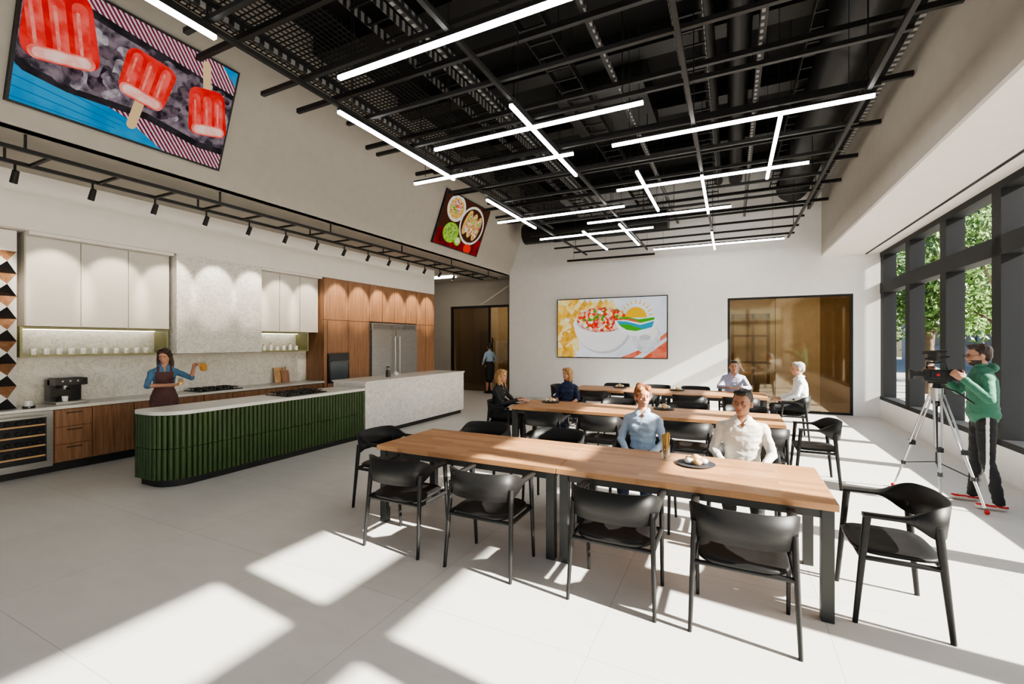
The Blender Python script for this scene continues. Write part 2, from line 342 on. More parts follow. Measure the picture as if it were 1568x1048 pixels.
    def cooktop(loc):
        m=MB(); m.box((0,0,.008),(.5,.75,.016),'dark')
        for x in(-.12,.12):
            for y in(-.24,0,.24):
                m.cone((x,y,.016),(x,y,.03),.04,.035,'black'); 
                for s in(-1,1):
                    m.box((x,y+s*.05,.045),(.2,.01,.012),'black'); m.box((x+s*.05,y,.045),(.01,.2,.012),'black')
                for sx in(-1,1):
                    for sy in(-1,1): m.box((x+sx*.05,y+sy*.05,.03),(.01,.01,.03),'black')
        m.obj('gas_cooktop',loc)
    cooktop((-8.42,4.95,.886)); cooktop((-6.3,5.0,.916))
    m=MB()
    R=Matrix.Rotation(math.radians(-10),3,'Y')
    m.box((0,0,.16),(.02,.22,.32),'board',R); m.box((.035,.12,.13),(.02,.18,.26),'walnut2',R); m.cone((.04,.12,.27),(.03,.12,.33),.015,.015,'walnut2')
    m.obj('cutting_board',(-8.62,6.4,.886))
    m=MB(); m.cone((0,0,0),(0,0,.03),.06,.06,'dark'); m.cone((0,0,.03),(0,0,.10),.04,.045,'ceramic',14); m.tube([(.043,0,.09),(.07,0,.08),(.07,0,.055),(.042,0,.045)],.006,'ceramic',6)
    m.obj('coffee_cup',(-8.22,2.50,.886))
kit()
def island():
    m=MB(); x0,x1,y0,y1=-6.63,-5.95,2.93,6.12; r=.34
    def outline(off,n=12):
        pts=[]
        pts.append((x0-off,y1))
        rr=.10+off
        for i in range(n+1):
            t=math.pi+ (math.pi/2)*i/n; pts.append((x0+.10+rr*math.cos(t),y0+.10+rr*math.sin(t)))
        rr=r+off
        for i in range(n+1):
            t=1.5*math.pi+(math.pi/2)*i/n; pts.append((x1-r+rr*math.cos(t),y0+r+rr*math.sin(t)))
        pts.append((x1+off,y1)); return pts
    def slab(off,z0,z1,k,sm=False):
        o=outline(off); m.loft([[V((x,y,z0)) for x,y in o],[V((x,y,z1)) for x,y in o]],k,sm)
    slab(-.05,0,.09,'black'); slab(-.018,.09,.87,'green'); slab(.015,.873,.915,'counter')
    o=outline(-.014,24); P=[V((x,y,0)) for x,y in o]; 
    seg=[];L=0
    for i in range(len(P)-1): seg.append((L,P[i],P[i+1])); L+=(P[i+1]-P[i]).length
    d=.02; j=0
    while d<L-.02:
        while j<len(seg)-1 and seg[j+1][0]<d: j+=1
        s,a,b=seg[j]; p=a+(b-a).normalized()*(d-s)
        for z0,z1 in((.095,.465),(.472,.868)): m.cone((p.x,p.y,z0),(p.x,p.y,z1),.029,.029,'green',10)
        d+=.06
    m.obj('kitchen_island')
    m=MB(); m.bx((-6.7,6.145,0),(-6.0,9.42,.09),'black'); m.bx((-6.75,6.145,.09),(-5.95,9.47,1.0),'marble'); m.bx((-6.8,6.145,1.0),(-5.93,9.49,1.03),'counter'); m.obj('marble_bar_counter',bevel=.004)
    m=MB(); m.cone((0,0,0),(0,0,.14),.05,.045,'dark'); m.cone((0,0,.14),(0,0,.2),.03,.05,'steel'); m.cone((0,0,.2),(0,0,.22),.052,.02,'dark'); m.obj('coffee_grinder',(-6.35,7.2,1.03))
    m=MB(); m.ell((0,0,.045),(.06,.06,.045),'ceramic'); m.ell((0,0,.09),(.015,.015,.02),'ceramic'); m.obj('sugar_bowl',(-6.4,7.5,1.03))
island()
m=MB()
for x in(-6.66,-7.2): m.bx((x-.02,-1,3.74),(x+.02,12.6,3.78),'black')
y=-.9
while y<12.6: m.bx((-7.2,y-.015,3.745),(-6.66,y+.015,3.775),'black'); y+=.62
for y in range(0,13,2):
    for x in(-6.66,-7.2): m.bx((x-.01,y-.01,3.78),(x+.01,y+.01,3.93),'black')
m.obj('track_lighting_rail')
spy=[1.4+.68*i for i in range(15)]
msp=MB(); msp.cone((0,0,.1),(0,0,0),.012,.012,'black',8); msp.cone((.03,0,.02),(-.045,0,-.10),.030,.034,'black',14); msp.cone((-.0455,0,-.1005),(-.047,0,-.103),.026,.026,'ledw',14)
me=msp.mesh('track_spotlight')
for i,y in enumerate(spy):
    place(me,'track_spotlight',(-7.2,y,3.64))
    l=bpy.data.lights.new('spot_lamp','SPOT'); l.energy=150; l.spot_size=math.radians(38); l.spot_blend=.5; l.color=(1,.88,.72); l.shadow_soft_size=.03
    o=bpy.data.objects.new('spot_lamp',l); bpy.context.collection.objects.link(o); o.location=(-7.27,y,3.52)
    o.rotation_euler=(V((-8.2,y,2.62))-o.location).to_track_quat('-Z','Y').to_euler()
# ---------------------------------------------------------------- ceiling services
m=MB()
ysx=[.5,1.3,2.1,2.97,3.8,4.6,5.46,6.3,7.1,7.97,8.8,9.7,10.5,11.3,12.05]
for i,y in enumerate(ysx):
    m.bx((-4.25 if i%2 else -3.95,y-.02,4.23),(1.3,y+.02,4.27),'black')
for x in(-3.66,-2.0,-.38,1.2): m.bx((x-.02,0.3,4.19),(x+.02,12.3,4.23),'black')
for x in(-3.66,-.38,1.2):
    for y in(2.1,5.46,8.8,11.3): m.bx((x-.006,y-.006,4.27),(x+.006,y+.006,CE),'black')
m.obj('ceiling_grid')
m=MB()
for i in range(10): y=.4+i*1.3; m.bx((-5.4,y-.025,4.92),(1.95,y+.025,4.98),'black')
for x in(-4.6,-2.9,-1.3,.3,1.7):
    m.bx((x-.03,-.5,4.98),(x+.03,13,5.03),'slot'); m.bx((x-.03,-.5,5.03),(x-.02,13,5.13),'slot')
    for y in range(0,13,2): m.bx((x-.006,y,5.13),(x+.006,y+.012,CE),'black')
m.obj('strut_frame')
m=MB()
for x in(-3.9,-2.3,-.6,.9):
    m.bx((x-.04,-.5,5.55),(x-.03,13,5.67),'slot'); m.bx((x+.3,-.5,5.55),(x+.31,13,5.67),'slot')
    y=-.4
    while y<13: m.bx((x-.04,y,5.56),(x+.31,y+.03,5.58),'black'); y+=.3
    for y in range(0,13,3): m.bx((x+.13,y,5.58),(x+.142,y+.012,CE),'black')
m.obj('cable_tray')
m=MB()
x=-5.2
while x<-3.9: m.bx((x,1.5,5.3),(x+.012,12.9,5.312),'black'); x+=.07
y=1.5
while y<12.9: m.bx((-5.2,y,5.312),(-3.9,y+.012,5.324),'black'); y+=.07
for y in range(2,13,3):
    for x in(-5.1,-4): m.bx((x,y,5.324),(x+.012,y+.012,CE),'black')
m.obj('wire_mesh_tray')
def duct(name,a,b,r):
    a=V(a);b=V(b);n=int((b-a).length/.12);pts=[];rs=[]
    for i in range(n+1):
        p=a.lerp(b,i/n); pts+=[p,p+(b-a).normalized()*.02]; rs+=[r,r*1.035]
    m=MB(); m.tube(pts,rs,'duct',24)
    for t in(.15,.5,.85):
        p=a.lerp(b,t); m.bx((p.x-.01,p.y-.01,p.z),(p.x+.01,p.y+.01,CE),'black')
    m.obj(name)
duct('spiral_duct',(1.35,-1,5.55),(1.35,12.9,5.55),.34)
duct('spiral_duct',(.1,-1,5.95),(.1,12.9,5.95),.15)
duct('spiral_duct',(-.3,-1,5.95),(-.3,12.9,5.95),.1)
duct('spiral_duct',(-5.6,12.4,5.0),(-1.5,12.4,5.0),.3)
m=MB()
for i in range(7): y=1+i*1.9; m.bx((-5.6,y-.08,6.05),(1.9,y+.08,CE),'ceil'); m.bx((-5.5,y-.15,5.95),(1.9,y+.15,6.05),'duct')
m.obj('steel_beam')
m=MB(); m.bx((-2.9,3,5.7),(-1.4,4.4,6.2),'duct'); m.bx((-2.6,7,5.7),(-1.2,8.6,6.2),'duct'); m.bx((-2.2,3.7,6.2),(-2.1,3.8,CE),'black'); m.bx((-2.2,7.7,6.2),(-2.1,7.8,CE),'black'); m.obj('air_handler')
LT=[('x',2.97,-3.19,-.95),('y',-3.64,-.2,2.15),('y',-3.66,3.4,5.56),('x',5.46,-4.3,-1.8),('x',4.6,-3.31,-.79),('y',-2.0,4.07,6.2),('x',5.45,-1.3,1.25),('y',.47,5.5,7.52),('x',7.1,-1.62,.93),('y',-1.19,6.43,8.51),('y',-.38,7.0,9.09),('x',7.97,-4.2,-1.69),('y',-3.69,6.6,8.69),('x',8.8,-2.6,0),('y',-2.88,9.4,11.5),('y',-2.04,9.15,11.3),('y',-.38,10.7,12.7),('x',9.7,-4.0,-1.46),('x',12.7,-4.37,-1.87),('x',12.05,-1.8,1.1),('x',.9,-2.5,-.2)]
for i,(ax,c,a,b) in enumerate(LT):
    m=MB(); L=b-a; z=4.14
    k='black' if i==18 else 'led'
    if ax=='x':
        loc=((a+b)/2,c,z); m.box((0,0,.0275),(L,.04,.025),'black'); m.box((0,0,0),(L,.036,.03),k)
        for s in(-1,1): m.box((s*L*.42,0,.04+(CE-z)/2),(.006,.006,CE-z-.08),'black')
    else:
        loc=(c,(a+b)/2,z); m.box((0,0,.0275),(.04,L,.025),'black'); m.box((0,0,0),(.036,L,.03),k)
        for s in(-1,1): m.box((0,s*L*.42,.04+(CE-z)/2),(.006,.006,CE-z-.08),'black')
    m.obj('linear_pendant_light',loc)
# ---------------------------------------------------------------- screens
def clip(poly):
    for ax,lim,sg in((0,0,1),(0,1,-1),(1,0,1),(1,1,-1)):
        out=[]
        for i in range(len(poly)):
            a=poly[i-1];b=poly[i]; ia=(a[ax]-lim)*sg>=0; ib=(b[ax]-lim)*sg>=0
            if ia!=ib:
                t=(lim-a[ax])/(b[ax]-a[ax]); out.append((a[0]+(b[0]-a[0])*t,a[1]+(b[1]-a[1])*t))
            if ib: out.append(b)
        poly=out
        if not poly: return []
    return poly
class Screen:
    def __init__(s,o,U,W,w,h):
        s.o=V(o);s.U=V(U).normalized();s.W=V(W).normalized();s.N=s.U.cross(s.W);s.w=w;s.h=h;s.m=MB();s.l=0
        R=Matrix((s.U,s.W,s.N)).transposed()
        c=s.U*w/2+s.W*h/2
        s.m.box(c+s.N*-.02,(w+.05,h+.05,.05),'black',R)
        s.asp=w/h; s.l=.0052
    def poly(s,pts,k,layer=True):
        p=clip(pts)
        if len(p)<3: return
        if layer: s.l+=.0003
        s.m.add([s.U*(x*s.w)+s.W*(y*s.h)+s.N*s.l for x,y in p],[tuple(range(len(p)))],k)
    def disc(s,cx,cy,rx,ry,k,n=28,a0=0,a1=360,wob=0,rot=0):
        pts=[]
        for i in range(n+(a1-a0<360)):
            t=math.radians(a0+(a1-a0)*i/n); r=1+wob*math.sin(i*2.3)
            x=rx*r*math.cos(t); y=ry*r*math.sin(t)*1.0
            c,sn=math.cos(math.radians(rot)),math.sin(math.radians(rot))
            X=x*s.asp; pts.append((cx+(X*c-y*sn)/s.asp,cy+X*sn+y*c))
        s.poly(pts,k)
    def rrect(s,cx,cy,w,h,rot,k,r=.25,layer=True,tap=0):
        pts=[];c,sn=math.cos(math.radians(rot)),math.sin(math.radians(rot)); r=r*min(w,h)
        for qx,qy,a in((1,1,0),(-1,1,90),(-1,-1,180),(1,-1,270)):
            for i in range(5):
                t=math.radians(a+i*22.5); x=qx*(w/2-r)+r*math.cos(t); y=qy*(h/2-r)+r*math.sin(t); x*=1-tap*y/h
                pts.append((cx+(x*c-y*sn)/s.asp,cy+x*sn+y*c))
        s.poly(pts,k,layer)
    def done(s,name): return s.m.obj(name,s.o)
E=lambda n,c,c2=None,sc=20,st=.85: emit('screen_'+n,c,st,c2,sc)
blue=E('blue',(.02,.24,.50),(.04,.32,.58),3); wht=E('white',(.62,.56,.58)); maroon=E('maroon',(.16,.015,.04),(.24,.03,.06)); 
ice=E('ice',(.05,.04,.05),(.26,.20,.23),9); ice2=E('ice_bright',(.12,.09,.11),(.50,.44,.47),8); ice3=E('ice_dark',(.03,.02,.03),(.17,.12,.14),12)
pop=E('popsicle',(.66,.015,.015),(.84,.06,.05),5); pop2=E('popsicle_mid',(.78,.05,.04),(.90,.15,.12),7); popl=E('popsicle_frost',(.86,.16,.13),(.94,.32,.26),9); popw=E('popsicle_white',(.93,.45,.38),(.97,.66,.58),9); stk=E('stick',(.72,.50,.27)); tray=E('tray',(.02,.018,.02),(.05,.04,.045),5)
slope=V((1,0,2.7)).normalized()
nrm=V((0,1,0)).cross(slope)
s=Screen(V((-6.48+(4.15-3.93)/2.7,1.79,4.15))+nrm*.05,(0,1,0),slope,1.99,1.27)
s.poly([(0,0),(1,0),(1,1),(0,1)],wht)
s.l+=.0004
for i in range(-30,75):
    x=i*.026; s.poly([(x,0),(x+.014,0),(x+.014-.55,1),(x-.55,1)],maroon,False)
s.l+=.0004
s.poly([(0,0),(.66,0),(.45,.18),(0,.35)],blue,False); s.poly([(1,.86),(1,1),(.90,1)],blue,False)
pk=E('plank',(.01,.15,.35))
for i in range(1,5): s.poly([(0,.35-i*.08),(.48-i*.02,.175-i*.04),(.48-i*.02,.170-i*.04),(0,.343-i*.08)],pk)
s.poly([(-.05,.34),(.03,.24),(.20,.20),(.55,.22),(.85,.14),(1.1,.16),(1.2,.75),(.80,.80),(.35,.88),(-.1,.98)],tray)
s.poly([(-.02,.40),(.06,.29),(.22,.25),(.55,.28),(.85,.20),(1.1,.22),(1.2,.70),(.80,.75),(.35,.82),(-.1,.92)],ice)
for i in range(90):
    s.rrect(random.random(),random.uniform(.30,.76),random.uniform(.08,.16),random.uniform(.06,.12),random.random()*90,(ice,ice2,ice3)[i%3],.35)
def popsicle(cx,cy,w,h,rot,side,dist=0):
    a=math.radians(rot)
    def L(x,y): return (cx+(x*math.cos(a)-y*math.sin(a))/s.asp, cy+x*math.sin(a)+y*math.cos(a))
    q=L(0,side*(h/2+.10)); s.rrect(q[0],q[1],.075,.30,rot,stk,.5)
    s.rrect(cx,cy,w,h,rot,pop,.22,tap=.12*side)
    for dx in(-w*.30,0,w*.30):
        q=L(dx,-side*.015); s.rrect(q[0],q[1],w*.22,h*.78,rot,pop2,.5)
        q=L(dx-w*.03,-side*.02); s.rrect(q[0],q[1],w*.05,h*.55,rot,popl,.5)
    for k,f in((popl,1),(popw,.5)):
        q=L(0,(side if not dist else dist)*(h/2-.055)); s.rrect(q[0],q[1],w*(.65+.25*f),.10*(.5+.5*f),rot,k,.5)
popsicle(.13,.66,.46,.56,12,1,-1)
popsicle(.52,.55,.38,.42,-8,-1); popsicle(.86,.50,.35,.44,12,1,-1)
s.done('television')
dr=E('darkred',(.28,.02,.02),(.10,.01,.01),3); plate_=E('plate',(.70,.64,.54)); tac=E('taco',(.75,.48,.15),(.60,.30,.07),14); lime=E('lime',(.16,.42,.02),(.38,.62,.08),14); dkb=E('darkbrown',(.07,.025,.015)); meat=E('filling',(.40,.07,.03),(.78,.66,.45),18); grn=E('herb',(.10,.27,.02),(.48,.60,.15),22); tmt=E('tomato',(.75,.05,.03))
s=Screen(V((-6.48+(4.15-3.93)/2.7,8.75,4.15))+nrm*.05,(0,1,0),slope,2.01,1.24)
s.poly([(0,0),(1,0),(1,1),(0,1)],dkb); s.poly([(.0,0),(1,0),(1,.35),(.55,.2),(.2,.35),(0,.3)],dr)
s.disc(.26,.76,.19,.26,plate_); s.disc(.26,.76,.15,.2,tac,wob=.06); s.disc(.26,.80,.11,.13,meat,wob=.1); s.disc(.2,.72,.06,.06,grn,wob=.15)
s.disc(.68,.56,.28,.40,plate_); s.disc(.68,.56,.25,.35,dkb)
for i in range(3): s.disc(.56+i*.12,.6-i*.03,.07,.27,tac,rot=-15); s.disc(.58+i*.12,.6-i*.03,.045,.23,meat,rot=-15,wob=.1); s.disc(.58+i*.12,.7-i*.03,.03,.08,grn,rot=-15,wob=.15); s.disc(.57+i*.12,.48-i*.03,.03,.07,plate_,wob=.2)
for i in range(60):
    k=i%3; s.rrect(.57+k*.12+random.gauss(0,.02),.6-k*.03+random.uniform(-.2,.2),.04,.03,random.random()*90,(tmt,plate_,grn,meat)[i%4],.3)
for i in range(25): s.rrect(.26+random.gauss(0,.05),.78+random.gauss(0,.06),.04,.03,random.random()*90,(tmt,plate_,grn,meat)[i%4],.3)
s.disc(.26,.28,.16,.2,lime); s.disc(.26,.30,.12,.14,grn,wob=.1); s.disc(.44,.16,.07,.09,lime); s.disc(.44,.17,.05,.06,plate_); s.disc(.7,.08,.09,.1,tmt)
s.done('television')
s=Screen((-4.79,13.052,1.30),(1,0,0),(0,0,1),3.19,1.73)
bg=E('cloth',(.70,.74,.78),(.86,.89,.92),1.2); chip=E('chip',(.85,.48,.05),(.93,.66,.18),6); chipd=E('chip_dark',(.70,.33,.03),(.84,.50,.10),6); chipl=E('chip_light',(.93,.68,.22),(.96,.80,.42),8); bowl=E('bowl',(.90,.87,.83)); bsh=E('bowl_shade',(.62,.60,.60)); sal=E('salsa',(.62,.03,.02),(.90,.42,.30),9); cil=E('cilantro',(.10,.34,.03)); whit=E('onion',(.95,.90,.82)); redn=E('red_cloth',(.72,.12,.06),(.85,.24,.15),4); tom=E('tomato_cube',(.80,.06,.03)); pink=E('ham',(.90,.55,.42))
s.poly([(0,0),(1,0),(1,1),(0,1)],bg); s.poly([(.60,0),(1,0),(1,.42),(.86,.2)],redn); s.poly([(.72,0),(.80,0),(1,.28),(1,.34)],bg)
for i in range(44):
    cx=random.uniform(-.02,.20);cy=random.uniform(0,1.0)
    if cx>.14 and cy<.18: continue
    a=random.random()*6.28
    s.poly([(cx+.075*math.cos(a+t),cy+.14*math.sin(a+t)) for t in(0,1.9,2.3,4.1,4.4)],(chip,chipd,chipl)[i%3])
for i in range(8): cx=.16+i*.05; s.poly([(cx-.06,.84-.01*i),(cx+.01,1.0),(cx+.07,.80)],(chip,chipl,chipd)[i%3])
s.disc(.44,.53,.262,.47,bsh,a0=180,a1=360); s.disc(.425,.56,.26,.46,bowl,a0=180,a1=360); s.disc(.43,.57,.275,.22,bowl); s.disc(.43,.60,.245,.18,bsh); s.disc(.43,.64,.235,.21,sal,wob=.05)
for i in range(170):
    a=random.random()*6.28;r=random.random()**.5; s.rrect(.43+.215*r*math.cos(a),.655+.19*r*math.sin(a),random.uniform(.03,.075),random.uniform(.025,.06),random.random()*90,(whit,sal,cil,pink,tom,chipl,tom)[i%7],.3)
s.disc(.83,.34,.12,.26,E('cup_glass',(.62,.62,.64),(.80,.80,.82),8)); s.disc(.83,.42,.095,.15,whit); s.disc(.82,.33,.05,.05,bsh)
sun=E('sun',(.92,.52,.02)); gl=E('logo_green',(.08,.42,.04)); bl=E('logo_blue',(.04,.36,.52)); rd=E('logo_red',(.80,.12,.08)); wt=E('logo_white',(.93,.94,.95))
s.disc(.74,.62,.185,.26,wt,a0=180,a1=360)
for i in range(11):
    t=math.radians(6+i*16.8); c,sn=math.cos(t),math.sin(t); s.poly([(.74+.115*c-.006*sn,.68+.21*sn+.012*c),(.74+.165*c,.68+.30*sn),(.74+.115*c+.006*sn,.68+.21*sn-.012*c)],sun)
s.disc(.74,.66,.095,.175,sun,a0=0,a1=180)
s.poly([(.57,.66),(.66,.68),(.76,.63),(.90,.66),(.90,.62),(.78,.57),(.66,.62)],gl); s.poly([(.57,.61),(.66,.60),(.78,.54),(.90,.60),(.88,.50),(.74,.44),(.62,.50)],bl); s.poly([(.58,.56),(.68,.55),(.80,.47),(.87,.49),(.74,.44),(.66,.46)],gl); s.poly([(.60,.64),(.70,.61),(.80,.57),(.70,.645)],rd)
s.done('digital_poster')
# ---------------------------------------------------------------- tables
def table_mesh():
    m=MB(); L=1.845
    for s in(-1,1):
        cx=s*.925; m.box((cx,0,.727),(L,.92,.045),'oak')
        for y in(-.40,.40): m.box((cx,y,.672),(L-.12,.035,.06),'leg')
        for x in(-L/2+.06,L/2-.06): m.box((cx+x,0,.672),(.035,.80,.06),'leg')
        for x in(-L/2+.055,L/2-.055):
            for y in(-.40,.40): m.box((cx+x,y,.352),(.07,.07,.704),'leg')
    return m.mesh('dining_table')
tm=table_mesh()
for y in(3.81,6.74,9.66): place(tm,'dining_table',(-1.25,y,0),0,.003)
# ---------------------------------------------------------------- chairs
def chair_mesh():
    m=MB(); N=36; path=[]
    for i in range(7): path.append((-.275,.19-.24*i/7))
    for i in range(N+1):
        t=-math.pi/2+math.pi*i/N; sx=math.sin(t);cy=math.cos(t); e=2/2.7
        path.append((.275*math.copysign(abs(sx)**e,sx),-.05-.21*abs(cy)**e))
    for i in range(7): path.append((.275,-.05+.24*(i+1)/7))
    rings=[]; n=len(path)
    for i,(x,y) in enumerate(path):
        b=max(0,min(1,(-y-.0)/.2)); b=b*b*(3-2*b)
        zt=.695+.085*b; zb=.672-.10*b; th=.012+.006*(1-b)
        a=V((path[min(i+1,n-1)][0]-path[max(i-1,0)][0],path[min(i+1,n-1)][1]-path[max(i-1,0)][1],0)).normalized()
        nn=V((a.y,-a.x,0))
        wout=.03*(1-b)
        top=V((x,y,zt))+nn*.022*b; bot=V((x,y,zb))
        o=nn*(th/2+wout*.6); inn=nn*(-th/2-wout*.4)
        rings.append([bot+inn,bot+o,top+o,top+inn])
    m.loft(rings,'chair',True)
    for s in(-1,1):
        for (b,t,r0,r1) in(((s*.285,-.235,0),(s*.262,-.175,.66),.012,.019),((s*.270,.225,0),(s*.272,.165,.68),.012,.018)):
            b=V(b);t=V(t); rings=[]
            for q in(0,.6,1):
                p=b.lerp(t,q); r=r0+(r1-r0)*q; rings.append([p+V((r*math.cos(a)*1.25 if abs(math.cos(a))<.8 else r*math.cos(a),r*math.sin(a)*1.25,0)) for a in [k*math.pi/5 for k in range(10)]])
            m.loft(rings,'chair')
        m.tube([(s*.268,.19,.415),(s*.268,-.20,.415)],.016,'chair')
    m.tube([(-.268,.19,.415),(.268,.19,.415)],.016,'chair'); m.tube([(-.268,-.20,.415),(.268,-.20,.415)],.016,'chair')
    rings=[]
    for z,k in((.425,.9),(.432,1.0),(.448,1.0),(.455,.97),(.449,.7),(.445,.35)):
        r=[]
        for i in range(32):
            t=2*math.pi*i/32; e=2/4.0; cx,sy=math.cos(t),math.sin(t)
            r.append(V((.25*k*math.copysign(abs(cx)**e,cx),-.0+.225*k*math.copysign(abs(sy)**e,sy),z)))
        rings.append(r)
    m.loft(rings,'chair')
    return m.mesh('dining_chair')
cm=chair_mesh(); PI=math.pi
ch=[]
for x in(-2.55,-1.72,-.715,.06): ch.append((x,3.15,0))
for x in(-2.6,-1.7,-.78,.09): ch.append((x,4.52,PI))
ch+=[(.92,3.73,PI/2),(-3.36,3.82,-PI/2)]
for x in(-2.4,-1.6,-.5,.3): ch.append((x,6.05,0))
for x in(-2.62,-1.7,-.6,.2): ch.append((x,7.5,PI))
ch+=[(.93,6.74,PI/2),(-3.40,6.74,-PI/2)]
for x in(-2.5,-1.6,-.7,.15): ch.append((x,9.0,0))
for x in(-2.4,-1.5,-.7,.05): ch.append((x,10.4,PI))
ch+=[(1.0,9.66,PI/2),(-3.4,9.66,-PI/2)]
for x,y,r in ch: place(cm,'dining_chair',(x,y,0),r)
def plate(loc,n=5):
    m=MB(); m.cone((0,0,0),(0,0,.012),.13,.15,'slate',24)
    for i in range(n):
        a=i*6.28/n; m.ell((.06*math.cos(a),.06*math.sin(a),.036),(.035,.03,.025),'bread' if i%3 else 'ceramic',nu=12,nv=8)
    m.ell((0,0,.06),(.035,.03,.025),'bread',nu=12,nv=8)
    m.obj('bread_plate',loc)
plate((-.26,3.95,.75)); plate((-.9,7.0,.75)); plate((-2.7,7.0,.75)); plate((-2.2,9.9,.75)); plate((-1.0,9.8,.75))
m=MB(); rr=[[V((r*math.cos(i*PI/10),r*math.sin(i*PI/10),z)) for i in range(20)] for r,z in((.035,0),(.042,.13),(.039,.13),(.032,.01))]; m.loft(rr,'clear')
for i in range(14):
    a=i*2.4; r=.022*math.sqrt(i/14); m.cone((r*math.cos(a)*.7,r*math.sin(a)*.7,.012),(r*math.cos(a)*1.6,r*math.sin(a)*1.6,.21+.01*(i%3)),.005,.005,'stick',6)
m.obj('breadstick_glass',(-.50,4.0,.75))
# ---------------------------------------------------------------- people
def skin(n,c): return mat(n,c,.55,var=.05,scale=12)
SK={'fair':skin('skin_fair',(.52,.27,.18)),'tan':skin('skin_tan',(.36,.18,.11)),'light':skin('skin_light',(.45,.24,.155))}
HR={'auburn':mat('hair_auburn',(.22,.085,.03),.5,var=.4,scale=40,stretch=(1,1,.2)),'blonde':mat('hair_blonde',(.36,.20,.075),.5,var=.4,scale=40,stretch=(1,1,.2)),'black':mat('hair_black',(.012,.009,.008),.45,var=.3,scale=40,stretch=(1,1,.2)),'brown':mat('hair_brown',(.035,.018,.011),.5,var=.3,scale=40,stretch=(1,1,.2)),'grey':mat('hair_grey',(.30,.29,.28),.6,var=.3,scale=40)}
def cloth(n,c): return mat('cloth_'+n,c,.8,var=.1,scale=9,bmp=.3)
CL={n:cloth(n,c) for n,c in dict(lightblue=(.36,.47,.61),cream=(.62,.59,.53),black=(.015,.015,.017),navy=(.015,.025,.07),lilac=(.36,.37,.47),white=(.72,.73,.74),denim=(.07,.17,.29),apron=(.085,.038,.038),green=(.05,.17,.11),sneaker=(.70,.64,.58),stripe=(.75,.75,.75)).items()}
eyeW=mat('eye_white',(.60,.56,.52),.25); eyeD=mat('eye_iris',(.03,.02,.015),.1); lipM=mat('lips',(.38,.12,.10),.4); teeth=mat('teeth',(.75,.73,.69),.3)
class Body:
    def __init__(s): s.mb=MB(); s.lab=[]
    def cap(s,a,b,r0,r1,tag,n=14):
        a=V(a);b=V(b); s.mb.cone(a,b,r0,r1,'white',n); s.mb.ell(a,(r0,)*3,'white',nu=n,nv=8); s.mb.ell(b,(r1,)*3,'white',nu=n,nv=8)
        s.lab.append(('c',a,b,r0,r1,tag))
    def ell(s,c,r,tag,R=None):
        s.mb.ell(c,r,'white',R,18,12); s.lab.append(('e',V(c),V(r),R or Matrix.Identity(3),0,tag))
    def loft(s,rs,R,F,tag):
        n=24; rings=[]
        for c,hw,hd,t in rs:
            rings.append([c+R*hw*math.copysign(abs(math.cos(a))**.85,math.cos(a))+F*hd*math.copysign(abs(math.sin(a))**.85,math.sin(a)) for a in [2*math.pi*i/n for i in range(n)]])
        s.mb.loft(rings,'white')
        for i in range(len(rs)-1):
            for q in(0,.34,.67):
                c=rs[i][0].lerp(rs[i+1][0],q); hw=rs[i][1]*(1-q)+rs[i+1][1]*q; hd=rs[i][2]*(1-q)+rs[i+1][2]*q; k=max(hw-hd,0)
                s.lab.append(('c',c-R*k,c+R*k,hd,hd,rs[i][3]))
def rot3(yaw=0,pitch=0,roll=0): return Matrix.Rotation(math.radians(yaw),3,'Z')@Matrix.Rotation(math.radians(pitch),3,'X')@Matrix.Rotation(math.radians(roll),3,'Y')
def hand(B,w,d,n,side,curl,tag='skin'):
    d=V(d).normalized(); n=V(n); n=(n-d*n.dot(d)).normalized(); ts=d.cross(n)*(1 if side=='R' else -1)
    Rm=Matrix((ts,d,n)).transposed()
    B.ell(w+d*.045,(.042,.055,.017),tag,Rm); B.cap(w-d*.01,w+d*.03,.026,.026,tag)
    for o,L in((.031,.072),(.0105,.082),(-.0105,.076),(-.031,.060)):
        p=w+d*.08+ts*o; a=0
        for fr in(.45,.31,.24):
            a+=math.radians(curl); q=p+(d*math.cos(a)+n*math.sin(a))*L*fr; B.cap(p,q,.0100,.0092,tag,8); p=q
    p=w+d*.02+ts*.028; q=p+(d*.6+ts*.7+n*.3).normalized()*.045; B.cap(p,q,.0125,.011,tag,8)
    B.cap(q,q+(d*.85+ts*.1+n*(.2+curl/60)).normalized()*.032,.011,.0095,tag,8)
TAGS=['skin','hair','shirt','pants','shoe','x1','x2']
